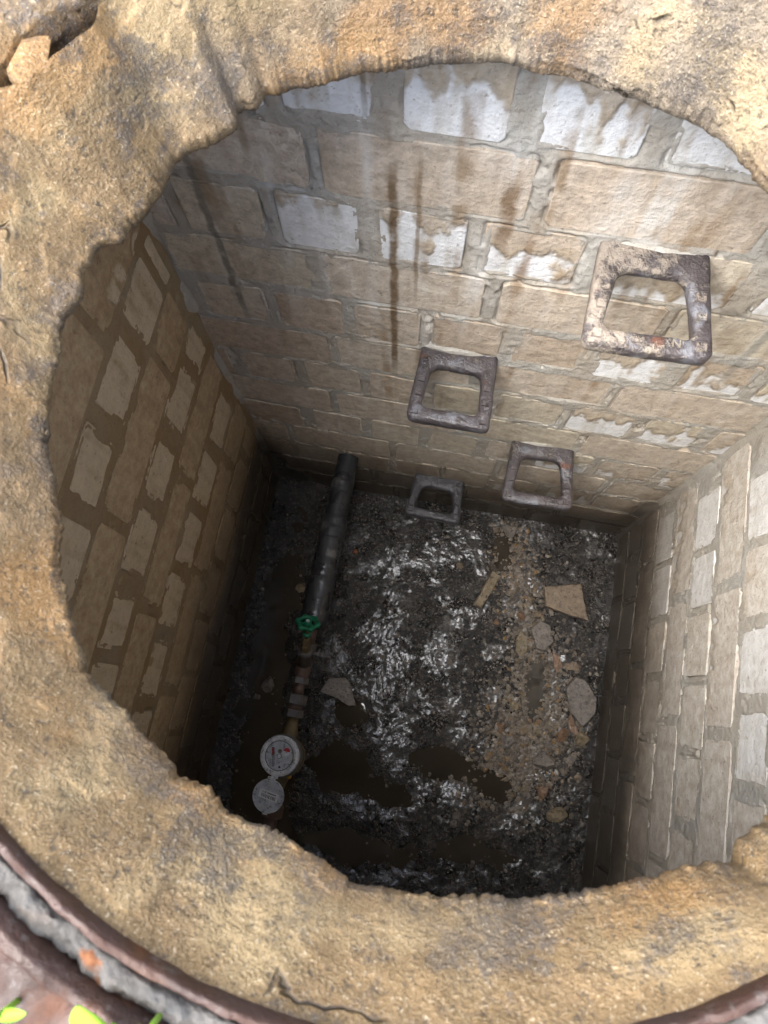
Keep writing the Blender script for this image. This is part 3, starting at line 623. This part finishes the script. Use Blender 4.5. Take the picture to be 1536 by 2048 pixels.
# stop valve with inclined bonnet
vr = empty('stop_valve', (AX, -.545, AZ)); tag(vr, 'brass stop valve with green handwheel on a slanting spindle', 'valve')
def vt(name, segs, mat, **k): o = tube(name, [(y + .545, r) for y, r in segs], mat, vr, 0, 0, **k); return o
vt('body', [(-.498, .015), (-.510, .017), (-.525, .0195), (-.560, .0195), (-.575, .017), (-.583, .016)], 'corr', amp=.001)
vt('end_collar', [(-.496, .021), (-.512, .021)], 'steel', hexes=True)
vt('end_collar', [(-.578, .0205), (-.592, .0205)], 'steel', hexes=True)
base, tip = Vector((.001, .000, .008)), Vector((.001, .098, .098)); axis = (tip - base).normalized(); rotq = axis.to_track_quat('Z', 'Y').to_matrix().to_4x4()
def sp(name, prof, mat, n=32, parent=vr, smooth=True):
    m = Matrix.Translation(base) @ rotq; v, f = xf(lathe(prof, n), m); return put(name, mesh(name, v, f, mat, smooth), parent)
sp('bonnet', [(.0165, .0), (.0165, .030), (.0185, .031), (.0185, .040), (.0160, .042)], 'steel'); sp('gland_nut', [(.0125, .042), (.0125, .056), (.0105, .060), (.0100, .078), (.0085, .080)], 'brass', 6, smooth=False)
sp('spindle', [(.0048, .08), (.0048, .126)], 'brass', 16); sp('grip_ring', [(.0095, .088), (.0105, .091), (.0095, .095)], 'green')
n = 72; v = []; f = []
for k in range(n):
    a = 2 * math.pi * k / n; ro = .0275 + .0032 * math.cos(6 * a); ri = .0185
    for r, h in ((ri, .120), (ri, .127), (ro - .002, .129), (ro, .125), (ro - .001, .119)): v.append((r * math.cos(a), r * math.sin(a), h))
for k in range(n):
    for j in range(5): f.append((k * 5 + j, ((k + 1) % n) * 5 + j, ((k + 1) % n) * 5 + (j + 1) % 5, k * 5 + (j + 1) % 5))
m4 = Matrix.Translation(base) @ rotq; wv, wf = xf((v, f), m4); wh = put('handwheel', mesh('handwheel', wv, wf, 'green', True), vr)
for k in range(3):
    bx = xf(box(0, .020, -.0035, .0035, .1205, .1255), m4 @ Matrix.Rotation(k * 2.094 + .4, 4, 'Z')); put('spoke', mesh('spoke', *bx, 'green'), wh)
hub = xf(lathe([(.0085, .118), (.0085, .128), (.007, .129)], 20), m4); put('hub', mesh('hub', *hub, 'green', True), wh); nut = xf(lathe([(.0042, .128), (.0042, .1325)], 6), m4); put('nut', mesh('nut', *nut, 'white'), wh)
tp = empty('drain_tap', (AX, -.517, AZ)); tag(tp, 'small dark drain tap sticking out to the right of the valve', 'tap')
v, f = lathe([(.006, .015), (.006, .028), (.0145, .0285), (.0145, .0315), (.007, .032), (.009, .040), (.007, .046), (.0155, .0465), (.0155, .050), (.005, .0505), (.005, .060), (.0035, .061)], 28, 'X')
put('stem', mesh('tap_stem', v, f, 'steel', False), tp)
v, f = lathe([(.003, -.012), (.0045, -.009), (.0045, .009), (.003, .012)], 14, 'Z'); put('lever', mesh('lever', [(a + .054, b, c + .004) for a, b, c in v], f, 'steel', True), tp)
un = empty('pipe_union', (AX, 0, AZ)); tag(un, 'grey hexagon pipe union between the valve and the meter', 'pipe union')
tube('neck', [(-.590, .0135), (-.622, .0135)], 'corr', un, 0, 0); tube('nut', [(-.618, .0235), (-.621, .0255), (-.640, .0255), (-.643, .0235)], 'steel', un, 0, 0, hexes=True)
tube('spacer', [(-.641, .0175), (-.656, .0175)], 'corr', un, 0, 0); tube('nut', [(-.654, .0215), (-.656, .023), (-.670, .023), (-.672, .0215)], 'steel', un, 0, 0, hexes=True)

mt = empty('water_meter', (AX, -.762, AZ), (math.radians(-3), math.radians(-6), 0)); tag(mt, 'round white water meter with its lid flipped open', 'water meter')
v, f = lathe([(.0135, .092), (.0155, .075), (.021, .052), (.023, .03), (.023, -.03), (.021, -.05), (.0150, -.075), (.0150, -.105)], 32, 'Y'); put('body', mesh('meter_body', v, f, 'brass', True), mt)
v, f = lathe([(.030, -.028), (.046, -.018), (.0485, -.002), (.0485, .012), (.0465, .016)], 56); put('base_cup', mesh('base_cup', v, f, 'brass', True), mt)
v, f = lathe([(.0465, .0165), (.0490, .020), (.0490, .030), (.0465, .033)], 56); put('clamp_ring', mesh('clamp_ring', v, f, 'steel', True), mt)
v, f = lathe([(.0440, .0335), (.0450, .037), (.0450, .049), (.0435, .0505), (.0340, .0505), (.0335, .0475), (.033, .0470)], 64); put('housing', mesh('housing', v, f, 'white', True), mt)
v, f = lathe([(.0322, .0472), (.0322, .0482)], 56); dial = put('dial', mesh('dial', v, f, 'grey_pl'), mt)
zf = .0488
v, f = lathe([(.0322, .0483), (.0336, .0490), (.0322, .0490)], 56, cap=False); put('bezel', mesh('bezel', v, f, 'black'), dial)
rs = Matrix.Rotation(math.radians(14), 4, 'Z')
bx = xf(box(-.0175, -.0115, -.0225, .0195, .0482, zf), rs); put('counter', mesh('counter', *bx, 'black'), dial)
for k in range(8):
    y0 = .0180 - k * .0050; bx = xf(box(-.0165, -.0125, y0 - .0038, y0, zf, zf + .0004), rs); put('digit_wheel', mesh('digit_wheel', *bx, 'red' if k < 3 else 'grey_pl'), dial)
    if k >= 3: bx = xf(box(-.0157, -.0133, y0 - .0027, y0 - .0011, zf + .0004, zf + .0006), rs); put('digit', mesh('digit', *bx, 'black'), dial)
def disc(name, x, y, r, mat, h0=.0482, h1=.0487, n=28): v, f = lathe([(r, h0), (r, h1)], n); return put(name, mesh(name, [(a + x, b + y, c) for a, b, c in v], f, mat), dial)
disc('pointer_dial', .015, .012, .0085, 'white'); v, f = lathe([(.0080, .0487), (.0080, .0490)], 28); v = [(a, max(b, -.0008), c) for a, b, c in v]; put('pointer', mesh('pointer', [(a + .015, b + .0125, c) for a, b, c in v], f, 'red'), dial)
disc('flow_star', -.001, .010, .0050, 'steel', n=8); disc('test_ring', .000, -.001, .0056, 'steel'); disc('test_face', .000, -.001, .0043, 'white', .0487, .0489); disc('mark', .006, -.024, .0026, 'black'); disc('mark', .003, -.015, .0014, 'black', n=8)
v, f = box(-.0075, .0075, -.050, -.042, .044, .050); put('hinge', mesh('hinge', v, f, 'white'), mt)
ld = empty('tmp_lid', (0, 0, 0)); bpy.data.objects.remove(ld)
lm = Matrix.Translation((-.006, -.052, .046)) @ Matrix.Rotation(math.radians(9), 4, 'X') @ Matrix.Rotation(math.radians(-3), 4, 'Y')
v, f = xf(lathe([(.0340, -.004), (.0368, -.003), (.0375, .000), (.0372, .0036), (.0352, .0038), (.0345, .0016), (.0335, .0012)], 64), lm @ Matrix.Translation((0, -.038, 0))); lid = put('lid', mesh('lid', v, f, 'grey_pl', False), mt)
lm2 = lm @ Matrix.Translation((0, -.038, 0)) @ Matrix.Rotation(math.radians(-7), 4, 'Z')
put('hinge_tab', mesh('hinge_tab', *xf(box(-.0085, .0085, -.005, .004, -.002, .0035), lm), 'white'), lid); put('latch', mesh('latch', *xf(box(-.005, .005, -.0405, -.036, -.002, .003), lm @ Matrix.Translation((0, -.038, 0))), 'white'), lid)
st = put('label_sticker', mesh('label_sticker', *xf(box(-.0235, .0235, -.0080, .0105, .0012, .0016), lm2), 'paper'), lid)
x = -.017; bars = []
while x < .017:
    wbar = random.choice((.0006, .0010, .0016)); bars.append(xf(box(x, x + wbar, -.0055, .0020, .0016, .0018), lm2)); x += wbar + random.choice((.0007, .0011, .0018))
put('barcode', mesh('barcode', *join(*bars), 'black'), st)
tx = [xf(box(x0, x0 + .0018, .0048, .0076, .0016, .0018), lm2) for x0 in np.arange(-.016, .0165, .0024) if random.random() < .87]
put('print_line', mesh('print_line', *join(*tx), 'black'), st)
v, f = lathe([(.004, -.004), (.006, 0), (.004, .005)], 14); put('seal', mesh('seal', [(a + .026, b - .041, c + .018) for a, b, c in v], f, 'orange', True), mt)
o2 = empty('outlet_pipe', (AX, 0, AZ)); tag(o2, 'corroded outlet pipe with a hexagon nut below the meter lid', 'pipe')
tube('nut', [(-.870, .0225), (-.873, .0245), (-.897, .0245), (-.900, .0225)], 'corr', o2, 0, 0, hexes=True); tube('tube', [(-.895, .0150), (-1.13, .0150)], 'corr', o2, 0, 0, amp=.0008)

# ------------------------------------------------------------------ stones and rubbish on the pit floor
def slab_stone(name, pts, th, mat, label, cat='stone', tilt=(0, 0), seed=0, lift=0.0):
    c = np.mean(pts, 0); r = random.Random(seed); ring = []
    for i in range(len(pts)):
        a, b = np.array(pts[i]), np.array(pts[(i + 1) % len(pts)]); k = max(2, int(np.hypot(*(b - a)) / .012))
        for t in range(k): q = a + (b - a) * t / k - c; ring.append(q * (1 + r.uniform(-.03, .03)))
    n = len(ring); v = []
    for s, h in ((.96, 0), (1.0, th * .3), (1.0, th * .8), (.95, th)):
        for q in ring: v.append((q[0] * s, q[1] * s, h + r.uniform(-.06, .06) * th))
    v.append((0, 0, th * 1.03)); f = []
    for i in range(3):
        for k in range(n): f.append((i * n + k, i * n + (k + 1) % n, (i + 1) * n + (k + 1) % n, (i + 1) * n + k))
    f += [(3 * n + k, 3 * n + (k + 1) % n, 4 * n) for k in range(n)]; f.append(tuple(range(n))[::-1])
    o = put(name, mesh(name, v, f, mat), None, (c[0], c[1], float(floor_h(c[0], c[1])) - .003 + lift), (tilt[0], tilt[1], 0)); tag(o, label, cat); return o
def rock(name, x, y, dims, mat, label, seed, cat='stone', rz=None, lift=0.0):
    me = rock_mesh(seed, dims); me.materials.append(MT[mat])
    o = put(name, me, None, (x, y, float(floor_h(x, y)) + dims[2] * .45 + lift), (0, 0, seed * 1.3 if rz is None else rz)); tag(o, label, cat); return o
slab_stone('brick_shard', [(.834, -.196), (.939, -.166), (.972, -.270), (.905, -.262), (.848, -.250)], .022, 'tan', 'large flat tan shard with a pointed corner, near the right wall', 'brick shard', (.06, -.05), 1)
slab_stone('brick_sliver', [(.642, -.284), (.682, -.174), (.708, -.185), (.665, -.291)], .022, 'buff', 'long narrow buff brick sliver lying in the middle of the floor', 'brick shard', (0, .12), 2)
slab_stone('flat_stone', [(.815, -.320), (.838, -.292), (.868, -.300), (.884, -.345), (.862, -.374), (.838, -.372)], .018, 'pale', 'pale rounded flat stone just below the large tan shard', 'stone', (.05, .05), 3)
slab_stone('flat_stone', [(.935, -.465), (.957, -.428), (.985, -.432), (1.022, -.480), (1.024, -.520), (.992, -.560), (.955, -.530)], .020, 'grey', 'biggest mottled grey brown flat stone, against the right wall', 'stone', (.05, -.10), 4)
slab_stone('stone_chip', [(.955, -.530), (.975, -.565), (.990, -.590), (.960, -.580), (.950, -.555)], .012, 'brown', 'rusty brown chip tucked under the biggest flat stone', 'stone', (0, 0), 5)
slab_stone('tile_shard', [(.258, -.603), (.276, -.560), (.322, -.553), (.340, -.568), (.364, -.622), (.345, -.626), (.300, -.610)], .014, 'pale', 'pale speckled shard lying beside the meter pipe', 'tile shard', (.03, .04), 6)
slab_stone('tile_shard', [(.345, -.645), (.365, -.632), (.378, -.655), (.355, -.670)], .010, 'grey', 'small dark grey shard below the pale speckled one', 'tile shard', (0, 0), 7)
slab_stone('stone_chip', [(.885, -.372), (.905, -.378), (.917, -.405), (.906, -.430), (.895, -.415)], .014, 'brown', 'reddish brown pointed stone left of the orange wedge', 'stone', (.1, 0), 8)
slab_stone('stone_chip', [(.922, -.398), (.955, -.388), (.970, -.412), (.925, -.415)], .014, 'tan', 'small orange tan wedge between the pale and the biggest stone', 'stone', (.08, 0), 9)
slab_stone('stone_chip', [(.950, -.652), (.985, -.640), (.978, -.660), (.958, -.664)], .008, 'pale', 'bright white chip alone near the right wall foot', 'stone', (.1, .1), 10)
slab_stone('stone_chip', [(.790, -.330), (.808, -.345), (.815, -.385), (.800, -.405), (.784, -.390), (.780, -.355)], .009, 'buff', 'yellowish crumbly piece at the head of the narrow puddle', 'stone', (0, 0), 11)
slab_stone('stone_chip', [(.700, -.030), (.722, -.024), (.738, -.045), (.728, -.066), (.708, -.058)], .010, 'grey', 'greyish flat chip at the foot of the far wall', 'stone', (0, 0), 12)
rock('stone', .938, -.592, (.022, .020, .014), 'brown', 'dark brown angular lump below the biggest flat stone', 13)
rock('stone', .995, -.592, (.020, .022, .016), 'buff', 'ochre lump with orange stains against the right wall', 14)
rock('mortar_lump', .905, -.672, (.036, .030, .018), 'pale', 'broad crumbly pale lump, right of the gravel patch', 15, 'mortar lump')
rock('mortar_lump', .948, -.800, (.024, .030, .018), 'buff', 'pale knobbly lump right of the small ring', 16, 'mortar lump')
rock('stone', .792, -.635, (.026, .024, .016), 'pale', 'rounded pale grey stone left of the broad crumbly lump', 17)
rock('stone', .108, -.615, (.026, .022, .012), 'grey', 'dim grey stone in the dark water left of the meter pipe', 18)
rock('stone', .082, -.650, (.012, .012, .010), 'grey', 'tiny grey stone touching the dim one left of the pipe', 19)
rock('stone', .760, -.246, (.018, .014, .010), 'grey', 'grey stone right of the buff sliver', 20)
rock('stone', .785, -.290, (.016, .014, .010), 'brown', 'brown stone left of the pale rounded flat stone', 21)
rock('stone', .830, -.275, (.016, .009, .009), 'tan', 'small oblong tan stone touching the large shard', 22)
rock('brick_crumb', .278, -.192, (.010, .010, .008), 'redst', 'small orange red brick crumb right of the black pipe', 23, 'brick crumb')
rock('stone', .140, -.325, (.016, .014, .010), 'buff', 'yellowish lump in the dark left of the green wheel', 24)
rock('stone', .690, -.850, (.014, .011, .010), 'pale', 'pale bean shaped pebble in front of the brown puddle', 25)
rock('stone', .683, -.872, (.013, .011, .009), 'pale', 'second pale pebble just below the bean shaped one', 26)
rock('stone', .865, -.770, (.024, .020, .013), 'grey', 'grey brown stone above and left of the small ring', 27)
rock('stone', .905, -.745, (.018, .018, .012), 'brown', 'purplish brown stone below the broad crumbly lump', 28)
rock('stone', .800, -.540, (.018, .015, .011), 'buff', 'square buff stone left of the narrow puddle', 29)
rock('stone', .835, -.602, (.016, .014, .011), 'tan', 'warm tan stone at the lower end of the narrow puddle', 30)
rock('stone', .872, -.600, (.013, .012, .010), 'buff', 'yellow buff pebble right of the warm tan stone', 31)
rock('stone', .745, -.690, (.012, .011, .009), 'tan', 'tan pebble at the left edge of the gravel patch', 32)
rock('stone', .770, -.600, (.012, .011, .009), 'brown', 'brown pebble at the upper left edge of the gravel patch', 33)
PEB = [rock_mesh(140 + i, (1.0, .82, .62), 2, .3) for i in range(8)]
for i, me in enumerate(PEB): me.materials.append(MT[('pale', 'buff', 'tan', 'grey', 'buff', 'pale', 'brown', 'buff')[i]])
PCOL = ('pale', 'buff', 'tan', 'grey', 'yellowish', 'whitish', 'dark brown', 'sandy')
MARK = (('large tan shard', .90, -.22), ('pale rounded flat stone', .85, -.335), ('biggest flat stone', .985, -.49), ('buff brick sliver', .675, -.23), ('broad crumbly lump', .905, -.672),
        ('small rubber ring', .88, -.818), ('rounded pale grey stone', .792, -.635), ('square buff stone', .80, -.54), ('bean shaped pebble', .69, -.85), ('yellowish crumbly piece', .797, -.37))
ORD = ('nearest', 'second nearest', 'third nearest', 'fourth nearest', 'fifth nearest', 'sixth nearest', 'seventh nearest', 'eighth nearest', 'ninth nearest')
bucket = {}
for k in range(72):
    t = random.random() ** .8; j = min(int(t * 4), 3); q = t * 4 - j; a_, b_ = ((.74, -.08), (.79, -.26), (.87, -.44), (.86, -.62), (.84, -.80))[j:j + 2]
    x, y = a_[0] + (b_[0] - a_[0]) * q + random.gauss(0, .055), a_[1] + (b_[1] - a_[1]) * q + random.gauss(0, .03); x = min(x, W - .02); sz = random.uniform(.006, .0125)
    o = put('pebble', PEB[k % 8], None, (x, y, float(floor_h(x, y)) + sz * .35), (random.uniform(-.3, .3), random.uniform(-.3, .3), random.uniform(0, 6.28)), (sz, sz, sz))
    nm, mx, my = min(MARK, key=lambda m_: math.hypot(x - m_[1], y - m_[2])); ax_, ay_ = x - mx, y - my
    side = ('right of' if ax_ > 0 else 'left of') if abs(ax_) > abs(ay_) else ('above' if ay_ > 0 else 'below')
    bucket.setdefault((k % 8, side, nm), []).append((math.hypot(ax_, ay_), o))
for (ci, side, nm), lst in bucket.items():
    for i, (d_, o) in enumerate(sorted(lst, key=lambda q_: q_[0])):
        tag(o, (ORD[i] + ' ' if len(lst) > 1 else '') + PCOL[ci] + ' pebble ' + side + ' the ' + nm, 'pebble', 'pebbles in the gravel')
v, f = [], []
for k in range(40):
    a = 2 * math.pi * k / 40
    for j in range(8): b = 2 * math.pi * j / 8; v.append(((.0155 + .0022 * math.cos(b)) * math.cos(a), (.0155 + .0022 * math.cos(b)) * math.sin(a), .0022 * math.sin(b)))
f = [(k * 8 + j, ((k + 1) % 40) * 8 + j, ((k + 1) % 40) * 8 + (j + 1) % 8, k * 8 + (j + 1) % 8) for k in range(40) for j in range(8)]
tag(put('rubber_ring', mesh('rubber_ring', v, f, 'rubber', True), None, (.880, -.818, float(floor_h(.88, -.818)) + .003), (.05, .05, 0)), 'small thin rubber ring lying on the grit', 'ring')
pts = [Vector((.275 + .022 * k, -.86 - .004 * k + .008 * math.sin(k * .8), float(floor_h(.275 + .022 * k, -.86)) + .007)) for k in range(9)]
v, f = [], []
for k, p in enumerate(pts):
    for j in range(6): b = math.pi / 3 * j; v.append((p.x, p.y + .0013 * math.cos(b), p.z + .0013 * math.sin(b)))
    if k: f += [((k - 1) * 6 + j, k * 6 + j, k * 6 + (j + 1) % 6, (k - 1) * 6 + (j + 1) % 6) for j in range(6)]
tag(put('wire', mesh('wire', v, f, 'black', True)), 'thin black wire lying on the floor right of the meter lid', 'wire')
# loose gravel nobody could count
lib = []
for s in range(6):
    me = rock_mesh(60 + s, (1.25, 1.0, .8), 1, .35); lib.append((np.array([v.co[:] for v in me.vertices]), np.array([p.vertices[:] for p in me.polygons]))); bpy.data.meshes.remove(me)
band = np.array([(.72, -.04), (.77, -.22), (.86, -.42), (.86, -.60), (.80, -.74)])
VV, FF, TT = [], [], []; off = 0; cnt = 0
while cnt < 8500:
    if random.random() < .62:
        k = random.choice((0, 1, 2, 2, 3, 3, 3)); t = random.random(); b = band[k] * (1 - t) + band[k + 1] * t; sp_ = .035 + .032 * (k >= 2)
        x, y = b[0] + random.gauss(0, sp_), b[1] + random.gauss(0, sp_); s = random.lognormvariate(-5.45, .5); tint = random.betavariate(2.4, 1.4)
    else: x, y = random.uniform(.01, W - .01), random.uniform(-D, -.01); s = random.lognormvariate(-5.9, .4); tint = random.betavariate(1.1, 2.2)
    if not (.01 < x < W - .01 and -D < y < -.01): continue
    v, f = lib[cnt % 6]; s = min(s, .010); a = random.uniform(0, 6.28); c, sn = math.cos(a) * s, math.sin(a) * s
    z = float(floor_h(x, y)) if cnt < 0 else 0
    VV.append(np.stack([v[:, 0] * c - v[:, 1] * sn + x, v[:, 0] * sn + v[:, 1] * c + y, v[:, 2] * s + s * .25], -1)); FF.append(f + off); off += len(v); TT.append(np.full(len(v), tint)); cnt += 1
V = np.vstack(VV); F = np.vstack(FF); cen = np.repeat(np.array([q.mean(0)[:2] for q in VV]), len(lib[0][0]), axis=0); V[:, 2] += floor_h(cen[:, 0], cen[:, 1])
me = np_mesh('gravel', V, F, 'gravel', False); at = me.attributes.new('tint', 'FLOAT', 'POINT'); at.data.foreach_set('value', np.concatenate(TT).astype(np.float32))
tag(put('gravel', me), 'loose wet gravel and crumbs strewn over the pit floor', 'gravel', kind='stuff')

# ------------------------------------------------------------------ stone in the crack, seedlings at the frame
me = rock_mesh(81, (.013, .024, .010), 3, .15); me.materials.append(MT['collar'])
tag(put('loose_stone', me, None, (.167, -.240, 1.706), (.1, 0, -.45)), 'loose oval stone wedged in the crack at the top left', 'stone')
def leaf(L, wd, bend, n=8):
    v, f = [], []
    for k in range(n + 1):
        t = k / n; w = wd * math.sin(math.pi * min(.98, .12 + .86 * t)) ** .8; y = L * t; z = bend * t * t
        v += [(-w, y, z + w * .25), (0, y, z), (w, y, z + w * .25), (0, y, z - .0006)]
    for k in range(n):
        a = k * 4
        for j in range(4): f.append((a + j, a + (j + 1) % 4, a + 4 + (j + 1) % 4, a + 4 + j))
    return v, f
def seedling(x, y, z, leaves, stem, label):
    r = empty('seedling', (x, y, z)); tag(r, label, 'seedling', 'seedlings at the frame')
    v, f = lathe([(.0016, 0), (.0012, stem)], 8); put('stem', mesh('stem', v, f, 'leaf', True), r)
    for (L, wd, bend, pitch, yaw, h) in leaves: put('leaf', mesh('leaf', *leaf(L, wd, bend), 'leaf', True), r, (0, 0, h), (pitch, 0, yaw))
    return r
seedling(.380, -.757, 1.70, [(.034, .0078, .004, .75, .25, .020)], .024, 'bright green seedling leaf beside the bottom edge, left of centre')
seedling(.398, -.752, 1.70, [(.016, .0045, .002, .9, .1, .018)], .020, 'tiny pointed green shoot right of the bright seedling leaf')
seedling(.332, -.758, 1.70, [(.030, .0030, .004, .55, -1.0, .020), (.024, .007, .002, .8, .6, .022)], .024, 'green stem with leaves in the bottom left corner')
